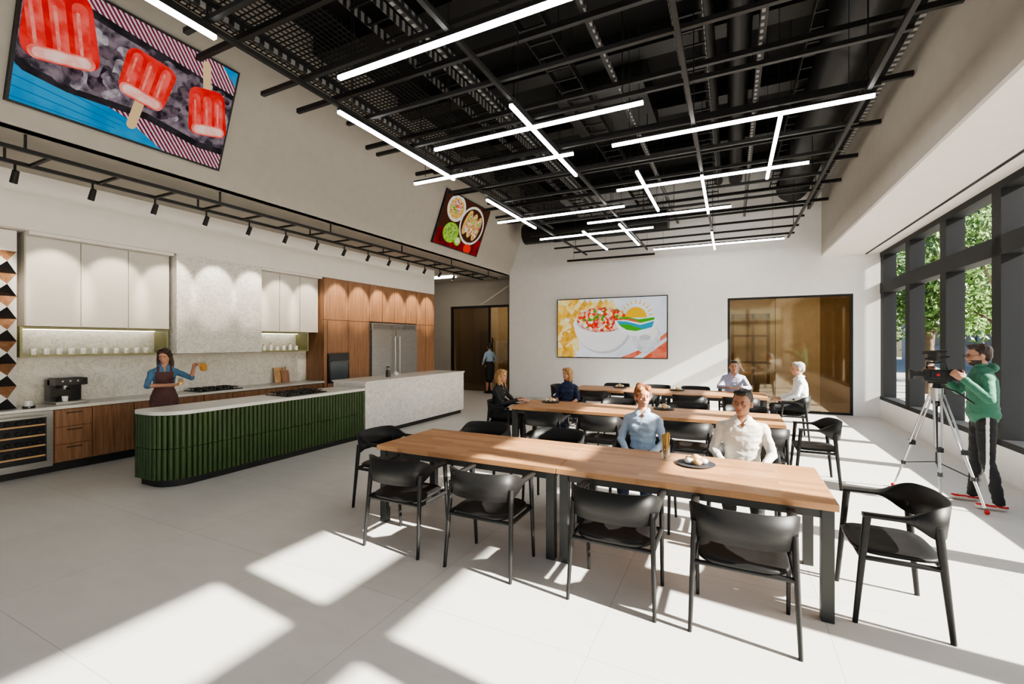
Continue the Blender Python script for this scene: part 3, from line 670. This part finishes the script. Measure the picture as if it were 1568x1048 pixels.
def person(name,loc,heading,P,lean=0,twist=0,head=(0,0,0),arms=None,legs=None,fem=False,sc=1,mats=None,hair='short',sleeve='long',voxel=.007,extra=(),paint=None,skirt=None,toe=(0,1,0),neckfwd=.02):
    B=Body(); P=V(P); Q=rot3(twist,-lean,0); R=Q@V((1,0,0));F=Q@V((0,1,0));U=Q@V((0,0,1))
    sw=.145 if fem else .170
    if fem: rs=[(-.10,.10,.085,'pants'),(-.03,.165,.115,'pants'),(.04,.158,.108,'pants'),(.09,.132,.095,'shirt'),(.17,.115,.086,'shirt'),(.27,.128,.092,'shirt'),(.35,.142,.095,'shirt'),(.41,.146,.084,'shirt'),(.45,.118,.070,'shirt'),(.475,.070,.056,'shirt'),(.49,.050,.048,'shirt')]
    else: rs=[(-.10,.10,.09,'pants'),(-.03,.16,.115,'pants'),(.05,.158,.115,'pants'),(.09,.150,.108,'shirt'),(.18,.146,.104,'shirt'),(.29,.162,.110,'shirt'),(.38,.178,.106,'shirt'),(.435,.172,.090,'shirt'),(.475,.130,.074,'shirt'),(.50,.080,.062,'shirt'),(.52,.058,.056,'shirt')]
    if 'hoodie' in extra: rs=[(-.10,.10,.09,'pants'),(-.03,.15,.11,'pants'),(.00,.165,.125,'shirt'),(.03,.172,.130,'shirt'),(.09,.165,.122,'shirt'),(.18,.160,.118,'shirt'),(.29,.172,.122,'shirt'),(.38,.186,.116,'shirt'),(.435,.176,.096,'shirt'),(.475,.134,.080,'shirt'),(.50,.088,.068,'shirt'),(.52,.062,.060,'shirt')]
    B.loft([(P+U*h,a,b,t) for h,a,b,t in rs],R,F,'shirt')
    if 'apron' in extra:
        B.loft([(P+V((0,.012+o,h)),a,b,'x1') for h,a,b,o in((-.44,.150,.105,.02),(-.30,.160,.112,.015),(-.12,.168,.118,.008),(.02,.166,.112,0),(.10,.142,.098,0),(.14,.128,.092,0))],V((1,0,0)),V((0,1,0)),'x1')
    if fem:
        for s_ in(-1,1): B.ell(P+U*.320+R*s_*.060+F*.058,(.054,.044,.056),'shirt',Q)
    NB=P+U*(.485 if fem else .505)
    H=NB+U*.130+V((0,neckfwd,.01)); HR_=rot3(*head)
    B.cap(NB-U*.03,H+HR_@V((0,-.015,-.05)),.045 if fem else .055,.043 if fem else .053,'skin')
    k=.93 if fem else 1
    def hp(x,y,z): return H+HR_@(V((x,y,z))*k)
    def E_(x,y,z,a,b,c,tag): B.ell(hp(x,y,z),(a*k,b*k,c*k),tag,HR_)
    E_(0,-.012,.022,.074,.094,.090,'skin'); E_(0,.020,-.040,.057,.064,.066,'skin')
    E_(0,.048,-.088,.026,.029,.021,'skin'); E_(0,.055,.030,.050,.034,.026,'skin'); E_(0,.066,-.060,.028,.024,.02,'skin')
    B.cap(hp(0,.078,.012),hp(0,.096,-.028),.0072*k,.0110*k,'skin',8); 
    for s_ in(-1,1):
        B.ell(hp(s_*.010,.084,-.031),(.0085,.010,.008),'skin',HR_)
        B.ell(hp(s_*.078,-.008,-.012),(.011,.019,.030),'skin',HR_); E_(s_*.037,.052,-.028,.021,.022,.020,'skin')
    hk='hair'
    if hair=='short':
        E_(0,-.030,.044,.081,.094,.086,hk); E_(0,-.060,.0,.070,.058,.070,hk)
        E_(0,.014,.088,.064,.066,.036,hk); E_(.02,.044,.096,.042,.034,.024,hk); E_(-.02,.040,.094,.042,.034,.022,hk)
        for s_ in(-1,1): E_(s_*.070,-.005,.030,.010,.022,.030,hk)
    else:
        E_(0,-.024,.038,.084,.098,.091,hk); E_(0,-.052,-.012,.075,.066,.080,hk)
    if hair in('long','bob','bun'):
        for s_ in(-1,1): E_(s_*.040,.016,.078,.048,.060,.042,hk); E_(s_*.064,.006,.035,.024,.048,.05,hk)
    if hair=='long':
        for s_ in(-1,1):
            B.cap(hp(s_*.073,-.015,.02),hp(s_*.082,-.008,-.10),.024,.030,hk); B.cap(hp(s_*.082,-.008,-.10),hp(s_*.088,.015,-.21),.030,.020,hk)
        B.cap(hp(0,-.07,0),hp(0,-.075,-.18),.070,.050,hk)
    if hair=='bob':
        for s_ in(-1,1): B.cap(hp(s_*.070,-.018,.02),hp(s_*.073,-.012,-.12),.023,.026,hk)
        B.cap(hp(0,-.055,0),hp(0,-.055,-.13),.070,.055,hk)
    if hair=='bun': E_(0,-.09,.10,.046,.046,.044,hk)
    for sd,s_ in(('R',1),('L',-1)):
        S=P+U*(.388 if fem else .408)+R*s_*sw; e,w,d,n,cu=arms[sd]; e=V(e);w=V(w)
        f=.84 if fem else .98
        if 'hoodie' in extra: f=1.10
        B.cap(NB-U*.035+R*s_*.035-F*.012,S+U*.012,.036*f,.046*f,'shirt')
        B.ell(S,(.054*f,.056*f,.055*f),'shirt'); B.cap(S,e,.051*f,.042*f,'shirt')
        if sleeve=='long': B.cap(e,e.lerp(w,.93),.042*f,.033*f,'shirt')
        else:
            B.cap(e,e.lerp(w,.12),.045*f,.045*f,'shirt')
            B.cap(e.lerp(w,.1),w,.036*f,.026*f,'skin')
        B.cap(e.lerp(w,.85),w,.026,.025,'skin'); hand(B,w,V(d),V(n),sd,cu)
        S2=P+V((s_*.088,.0,-.03)) ; kn,an=legs[sd]; kn=V(kn);an=V(an)
        lg='skin' if skirt else 'pants'
        B.cap(S2,kn,.088 if not fem else .082,.060 if not skirt else .052,'pants' if (not skirt or kn.z>.35 and kn.y>.2) else 'skin'); B.cap(kn,kn.lerp(an,.35)+V((0,-.012,0)),.058 if not skirt else .05,.056 if not skirt else .048,lg); B.cap(kn.lerp(an,.35)+V((0,-.012,0)),an,.055 if not skirt else .047,.047 if not skirt else .030,lg)
        T=V(toe).normalized(); an0=V((an.x,an.y,0))
        B.cap(an0+V((0,0,.045))-T*.035,an0+V((0,0,.034))+T*.15,.038,.032,'shoe'); B.cap(an,an0+V((0,0,.05))-T*.01,.036,.04,'shoe')
    if skirt: B.loft([(P+V((0,0,h)),a,b,'pants') for h,a,b in skirt],V((1,0,0)),V((0,1,0)),'pants')
    if 'hood' in extra:
        B.ell(NB-F*.085+U*.005,(.095,.050,.05),'shirt',Q); 
        for s_ in(-1,1): B.ell(NB+R*s_*.07-F*.02-U*.01,(.03,.06,.028),'shirt',Q)
    o=B.mb.obj('tmp'); rm=o.modifiers.new('r','REMESH'); rm.mode='VOXEL'; rm.voxel_size=voxel
    sm=o.modifiers.new('s','SMOOTH'); sm.factor=.5; sm.iterations=3
    dg=bpy.context.evaluated_depsgraph_get(); ev=o.evaluated_get(dg); me=bpy.data.meshes.new_from_object(ev)
    def labels(fc):
        best=np.full(len(fc),1e9); lab=np.zeros(len(fc),int)
        for it in B.lab:
            if it[0]=='c':
                a=np.array(it[1]);b=np.array(it[2]);ab=b-a; L=max(ab@ab,1e-9); t=np.clip(((fc-a)@ab)/L,0,1); d=np.linalg.norm(fc-(a+t[:,None]*ab),axis=1)-(it[3]+(it[4]-it[3])*t)
            else:
                q=(fc-np.array(it[1]))@np.array(it[3]); r=np.array(it[2]); kq=np.linalg.norm(q/r,axis=1); d=(kq-1)*np.linalg.norm(q,axis=1)/np.maximum(kq,1e-6)
            u=d<best; best=np.where(u,d,best); lab[u]=TAGS.index(it[5])
        return lab
    nf=len(me.polygons); fc=np.empty(nf*3,np.float32); me.polygons.foreach_get('center',fc); fc=fc.reshape(-1,3)
    fn=np.empty(nf*3,np.float32); me.polygons.foreach_get('normal',fn); fn=fn.reshape(-1,3)
    lab=labels(fc)
    if 'vneck' in extra:
        q=(fc-np.array(NB))@np.array(Q); lab[(lab==2)&(q[:,1]>0)&(q[:,2]>-.08)&(q[:,2]<.03)&(np.abs(q[:,0])<(q[:,2]+.08)*.42)]=0
    g=dict(P=P,NB=NB,H=H,HR=HR_,Q=Q)
    if paint: lab=paint(fc,fn,lab,g)
    nv=len(me.vertices); co=np.empty(nv*3,np.float32); me.vertices.foreach_get('co',co); co=co.reshape(-1,3)
    vn=np.empty(nv*3,np.float32); me.vertices.foreach_get('normal',vn); vn=vn.reshape(-1,3); vl=labels(co)
    for i in range(nv):
        c=co[i]; l=vl[i]
        if l in(2,3,5):
            n1=mnoise.noise(V((c[0]*9,c[1]*9,c[2]*16))); n2=mnoise.noise(V((c[0]*22+5,c[1]*22,c[2]*34)))
            co[i]+=vn[i]*(.0060*(1-2*abs(n1))-.003+.0028*n2)
        elif l==1:
            co[i]+=vn[i]*(.004*mnoise.noise(V((c[0]*70,c[1]*70,c[2]*18))))
    me.vertices.foreach_set('co',co.ravel())
    ml=[mats['skin'],mats['hair'],mats['shirt'],mats['pants'],mats['shoe'],mats.get('x1',mats['shirt']),mats.get('x2',mats['shirt'])]
    for m_ in ml: me.materials.append(m_)
    while len(me.materials)>7: me.materials.pop(index=0)
    me.polygons.foreach_set('material_index',lab.astype(np.int32)); me.polygons.foreach_set('use_smooth',np.ones(nf,bool)); me.update()
    D=MB()
    for s_ in(-1,1):
        D.ell(hp(s_*.0295,.0745,.001),(.0110,.0090,.0052),eyeW,HR_,12,8); D.ell(hp(s_*.0295,.0815,.001),(.0050,.0035,.0050),eyeD,HR_,10,8); D.ell(hp(s_*.031,.0835,.020),(.0150,.005,.0026),mats['hair'],HR_@rot3(-s_*16,0,s_*-5),10,6)
        D.ell(hp(s_*.0295,.0780,.0068),(.0132,.0085,.0032),mats['skin'],HR_@rot3(-s_*12),10,6); D.ell(hp(s_*.0295,.0800,.0050),(.0118,.0078,.0012),mats['hair'] if fem else HR['brown'],HR_@rot3(-s_*10),10,6)
        D.ell(hp(s_*.0295,.0765,-.0058),(.0125,.0080,.0026),mats['skin'],HR_@rot3(-s_*12),10,6)
    D.ell(hp(0,.0860,-.0605),(.021,.007,.0036),lipM,HR_@rot3(0,-8,0),12,6); D.ell(hp(0,.0850,-.0670),(.017,.007,.0042),lipM,HR_,12,6)
    if 'smile' in extra: D.ell(hp(0,.0895,-.0637),(.0140,.0045,.0024),teeth,HR_,10,6)
    if 'glasses' in extra:
        for s_ in(-1,1):
            D.tube([hp(s_*.033+.022*math.cos(a),.096,.0+.018*math.sin(a)) for a in [i*PI/6 for i in range(13)]],.0022,'black',6); D.tube([hp(s_*.055,.095,.004),hp(s_*.08,.0,.004)],.0022,'black',6)
        D.tube([hp(-.011,.096,.003),hp(.011,.096,.003)],.0022,'black',6)
    if 'vneck' in extra:
        kk=.92 if fem else 1.06
        def q3(x,y,z): return NB+Q@V((x*kk,y*kk,z))
        for s_ in(-1,1):
            pts=[q3(s_*.056,-.03,.022),q3(s_*.054,.020,.020),q3(s_*.036,.055,.004),q3(s_*.008,.082,-.034),q3(s_*.040,.092,-.050),q3(s_*.060,.066,-.020),q3(s_*.078,.02,-.004),q3(s_*.074,-.03,.0)]
            off=[p+Q@V((s_*.003,.004,.003)) for p in pts]; n=len(pts)
            D.add(pts+off,[(0,1,6,7),(1,2,5,6),(2,3,4,5),(8,9,14,15),(9,10,13,14),(10,11,12,13)]+[(i,(i+1)%n,n+(i+1)%n,n+i) for i in range(n)],mats['shirt'])
        D.add([q3(-.056,-.03,.022),q3(.056,-.03,.022),q3(.03,-.066,.026),q3(-.03,-.066,.026),q3(-.074,-.03,.0),q3(.074,-.03,.0),q3(.04,-.08,.0),q3(-.04,-.08,.0)],[(0,3,7,4),(3,2,6,7),(2,1,5,6)],mats['shirt'])
        if 'apron' not in extra:
          for i in range(5):
            z=-.12-i*.075; y_=(.104,.118,.100,.088,.088)[i] if fem else (.102,.112,.112,.108,.106)[i]
            D.ell(NB+Q@V((.002,y_,z)),(.005,.003,.005),teeth,Q,8,6)
    d_o=D.obj('face_details')
    bpy.data.objects.remove(o)
    ob=bpy.data.objects.new(name,me); bpy.context.collection.objects.link(ob)
    ob.location=loc; ob.rotation_euler=(0,0,math.radians(heading)); ob.scale=(sc,)*3
    d_o.parent=ob
    return ob
def sit_legs(dy=0,sp=.1,kz=.52): return {'R':((sp,.36+dy,kz),(sp+.01,.33+dy,.09)),'L':((-sp,.36,kz),(-sp-.01,.38,.09))}
def M_(sk,hr,sh,pa,shoe='black',**k):
    d=dict(skin=SK[sk],hair=HR[hr],shirt=CL[sh],pants=CL[pa],shoe=CL[shoe]); d.update({a:CL[b] for a,b in k.items()}); return d
SP=(0,-.08,.555)
lap={'R':((.205,-.04,.745),(.10,.17,.665),(-.4,1,0),(0,0,-1),22),'L':((-.205,-.04,.745),(-.10,.17,.665),(.4,1,0),(0,0,-1),22)}
lapm={'R':((.235,-.02,.76),(.14,.19,.665),(-.3,1,0),(0,0,-1),22),'L':((-.235,-.02,.76),(-.14,.19,.665),(.3,1,0),(0,0,-1),22)}
person('seated_woman',(-.80,4.56,0),180,SP,lean=-2,head=(28,2,0),arms=lap,legs=sit_legs(),fem=True,mats=M_('fair','auburn','lightblue','navy'),hair='bun',extra=['smile','vneck'],sc=1.02,voxel=.006)
person('seated_man',(.09,4.52,0),180,SP,lean=2,head=(-18,0,0),arms=lapm,legs=sit_legs(),mats=M_('tan','black','cream','black'),hair='short',extra=['vneck'],voxel=.006)
onT={'R':((.22,.13,.74),(.08,.37,.80),(-.5,1,0),(0,0,-1),10),'L':((-.22,.13,.74),(-.06,.38,.80),(.5,1,0),(0,0,-1),10)}
person('seated_businesswoman',(-3.50,6.74,0),-90,SP,lean=8,head=(-8,-3,0),arms=onT,legs=sit_legs(),fem=True,mats=M_('fair','blonde','black','black'),hair='long',voxel=.008,extra=['vneck'])
person('seated_woman',(-2.62,7.58,0),180,SP,lean=3,head=(-32,0,0),arms=lap,legs=sit_legs(.0,.07),fem=True,mats=M_('fair','blonde','navy','navy'),hair='bob',voxel=.008,sleeve='short',extra=['smile'])
person('seated_man',(.05,10.46,0),180,SP,lean=15,head=(5,5,0),sc=1.05,arms={'R':((.27,.18,.78),(.10,.36,.80),(-.6,1,0),(0,0,-1),10),'L':((-.27,.18,.78),(-.10,.38,.80),(.6,1,0),(0,0,-1),10)},legs=sit_legs(),mats=M_('light','black','lilac','black'),hair='short',voxel=.009,extra=['vneck'])
person('seated_man',(1.08,9.66,0),90,SP,lean=5,head=(10,0,0),sc=1.05,arms={'R':((.24,.02,.76),(.16,.24,.66),(-.2,1,0),(0,0,-1),18),'L':((-.24,.02,.76),(-.16,.24,.66),(.2,1,0),(0,0,-1),18)},legs=sit_legs(),mats=M_('light','grey','white','black'),hair='short',voxel=.009,extra=['vneck'])
st_legs={'R':((.10,.02,.50),(.11,-.02,.09)),'L':((-.10,.04,.50),(-.11,.03,.09))}
person('standing_woman',(-7.36,13.35,0),60,(0,0,.97),head=(0,-5,0),arms={'R':((.25,-.04,1.15),(.2,.16,1.02),(-.3,1,.1),(-1,0,0),25),'L':((-.25,-.05,1.15),(-.19,.14,1.0),(.3,1,0),(1,0,0),25)},legs={'R':((.07,.02,.50),(.06,-.02,.09)),'L':((-.07,.04,.50),(-.06,.06,.09))},fem=True,mats=M_('fair','brown','lightblue','black'),hair='bun',voxel=.009,skirt=[(-.5,.14,.11),(-.3,.165,.13),(-.1,.172,.128),(.05,.155,.115),(.09,.13,.095)])
def apron(fc,fn,lab,g):
    P=np.array(g['P']); x=fc[:,0];y=fc[:,1];z=fc[:,2]-P[2]
    tor=(lab==2)|(lab==3)
    c1=tor&(y>.0)&(np.abs(x)<.105)&(z>.05)&(z<.40)
    st=tor&(y>0)&(np.abs(np.abs(x)-.075)<.014)&(z>=.38)
    lab=lab.copy(); lab[(c1|st)&(np.linalg.norm(fc[:,:2],axis=1)<.215)]=5; return lab
barista=person('barista_woman',(-7.3,3.6,0),-112,(0,0,.94),lean=2,head=(-22,-16,0),arms={'R':((.20,.10,1.15),(-.06,.30,1.16),(-1,.35,.1),(0,.3,1),35),'L':((-.31,.12,1.24),(-.33,.27,1.44),(-.35,.5,.15),(0,.1,-1),38)},legs=st_legs,fem=True,mats=M_('fair','brown','denim','black',x1='apron'),hair='long',extra=['smile','vneck','apron'],sleeve='short',paint=apron,sc=.99)
Mb=Matrix.Translation((-7.3,3.6,0))@Matrix.Rotation(math.radians(-112),4,'Z')
m=MB()
def ring(r,z,n=16): return [V((r*math.cos(i*2*PI/n),r*math.sin(i*2*PI/n),z)) for i in range(n)]
m.loft([ring(.045,-.06),ring(.05,0),ring(.035,.05),ring(.04,.075)],'clear'); m.loft([ring(.041,-.055),ring(.046,0),ring(.041,.025)],'orange'); m.tube([(.045,0,.03),(.085,0,.03),(.085,0,-.03),(.047,0,-.04)],.007,'clear')
j=m.obj('glass_pitcher',Mb@V((-.42,.37,1.40)),0); j.rotation_euler=(math.radians(20),math.radians(35),0)
m=MB(); m.loft([ring(.028,-.05),ring(.036,.05),ring(.033,.05),ring(.026,-.04)],'clear'); m.loft([ring(.026,-.045),ring(.031,.01)],'orange'); m.obj('drinking_glass',Mb@V((-.155,.36,1.20)))
def cam_paint(fc,fn,lab,g):
    lab=lab.copy(); H=np.array(g['H']); HRm=np.array(g['HR']); q=(fc-H)@HRm
    lab[(lab==0)&(q[:,2]<-.045)&(q[:,2]>-.12)&(q[:,1]>-.01)&(np.abs(q[:,0])<.09)&(np.abs(q[:,1]-.085)+np.abs(q[:,2]+.06)>.02)]=1
    lab[(lab==3)&(np.abs(fc[:,1]-.01)<.014)&(np.abs(fc[:,0])>.12)&(fc[:,2]>.12)]=5
    lab[(lab==4)&(((fc[:,2]>.045)&(fc[:,2]<.062))|(fc[:,2]<.010))]=6
    return lab
mt=M_('light','brown','green','black','sneaker',x1='stripe'); mt['x2']=M['red']
person('cameraman',(2.42,6.52,0),84,(0,0,.96),lean=2,head=(6,-3,0),arms={'R':((.24,.14,1.20),(.12,.36,1.44),(-.35,.9,.25),(-.6,.2,-.5),35),'L':((-.27,.02,1.16),(-.20,.20,1.36),(.25,.7,.65),(.8,-.1,0),38)},legs={'R':((.10,.03,.50),(.13,.05,.09)),'L':((-.11,.0,.50),(-.14,-.08,.09))},mats=mt,hair='short',extra=['glasses','hood','hoodie'],paint=cam_paint,voxel=.0065)
m=MB(); ax=V((2.05,6.55,1.22))
feet=[V((1.76,6.90,0)),V((2.33,6.20,0)),V((2.00,6.28,0))]
m.cone(ax-V((0,0,.12)),ax+V((0,0,.02)),.05,.06,'alu',16); m.cone(ax+V((0,0,.02)),ax+V((0,0,.07)),.04,.03,'dark'); m.ell(ax+V((0,0,-.14)),(.045,.045,.05),'dark')
for f in feet:
    d=f-ax; s_=d.cross(V((0,0,1))).normalized()*.03
    top=ax+V((d.x,d.y,0)).normalized()*.05-V((0,0,.05)); mid=top.lerp(f,.5)
    for q in(-1,1): m.cone(top+s_*q,mid+s_*q,.011,.011,'alu',8); 
    m.box(mid,(.06,.06,.05),'dark'); m.cone(mid,f+(top-f).normalized()*.06,.015,.012,'alu',8)
    lo=top.lerp(f,.72); m.cone(lo+V((0,0,.02)),lo-V((0,0,.02)),.024,.024,'dark',10)
    m.ell(f+V((0,0,.024)),(.024,.024,.024),'red')
    m.cone(lo,V((ax.x,ax.y,.42)),.006,.006,'dark',6)
m.cone((ax.x,ax.y,1.1),(ax.x,ax.y,.40),.012,.012,'dark',8)
m.tube([ax+V((0,0,.05)),ax+V((.12,-.12,.0)),ax+V((.24,-.2,-.12))],.008,'dark',8)
m.obj('tripod')
m=MB(); m.box((0,0,.09),(.22,.11,.13),'dark'); m.box((0,0,.015),(.16,.08,.03),'black'); m.cone((-.11,0,.09),(-.20,0,.09),.045,.05,'dark',18); m.cone((-.20,0,.09),(-.23,0,.09),.055,.065,'black',18); m.cone((-.231,0,.09),(-.233,0,.09),.045,.045,'bwin',18)
m.tube([(-.08,0,.16),(-.08,0,.23),(.07,0,.23),(.09,0,.16)],.012,'dark',8); m.box((-.03,-.02,.30),(.03,.15,.10),'black',rot3(20)); m.cone((-.02,0,.23),(-.02,0,.26),.008,.008,'dark'); m.cone((-.10,0,.27),(.10,0,.30),.012,.012,'dark'); m.box((.15,0,.10),(.09,.09,.12),'black'); m.box((.0,-.07,.10),(.12,.03,.08),'dark'); m.cone((.0,-.085,.1),(0,-.09,.1),.015,.015,'red')
m.cone((.02,0,.23),(.02,0,.33),.006,.006,'dark');m.cone((-.12,0,.34),(.08,0,.36),.02,.018,'dark')
m.obj('video_camera',(2.05,6.55,1.29),math.radians(-8),.004)
# ---------------------------------------------------------------- lights
sl=bpy.data.lights.new('sun','SUN'); sl.energy=34; sl.angle=math.radians(.8); sl.color=(1,.94,.86)
so=bpy.data.objects.new('sun',sl); bpy.context.collection.objects.link(so); so.rotation_euler=V((-1,.10,-.56)).to_track_quat('-Z','Y').to_euler(); so.location=(20,5,15)
w=bpy.data.worlds.new('world'); bpy.context.scene.world=w; w.use_nodes=True; nt=w.node_tree; bg=nt.nodes['Background']
sk=nt.nodes.new('ShaderNodeTexSky'); sk.sky_type='NISHITA'; sk.sun_disc=False; sk.sun_elevation=math.radians(31); sk.sun_rotation=math.radians(90); sk.dust_density=2
nt.links.new(sk.outputs[0],bg.inputs[0]); bg.inputs[1].default_value=.36
bpy.context.scene.view_settings.look='AgX - Medium High Contrast'
cd=bpy.data.cameras.new('camera'); co=bpy.data.objects.new('camera',cd); bpy.context.collection.objects.link(co)
co.location=(0,0,1.75); co.rotation_euler=(math.radians(90),0,math.radians(26)); cd.sensor_width=36; cd.lens=36*688/1568; cd.clip_end=300
bpy.context.scene.camera=co
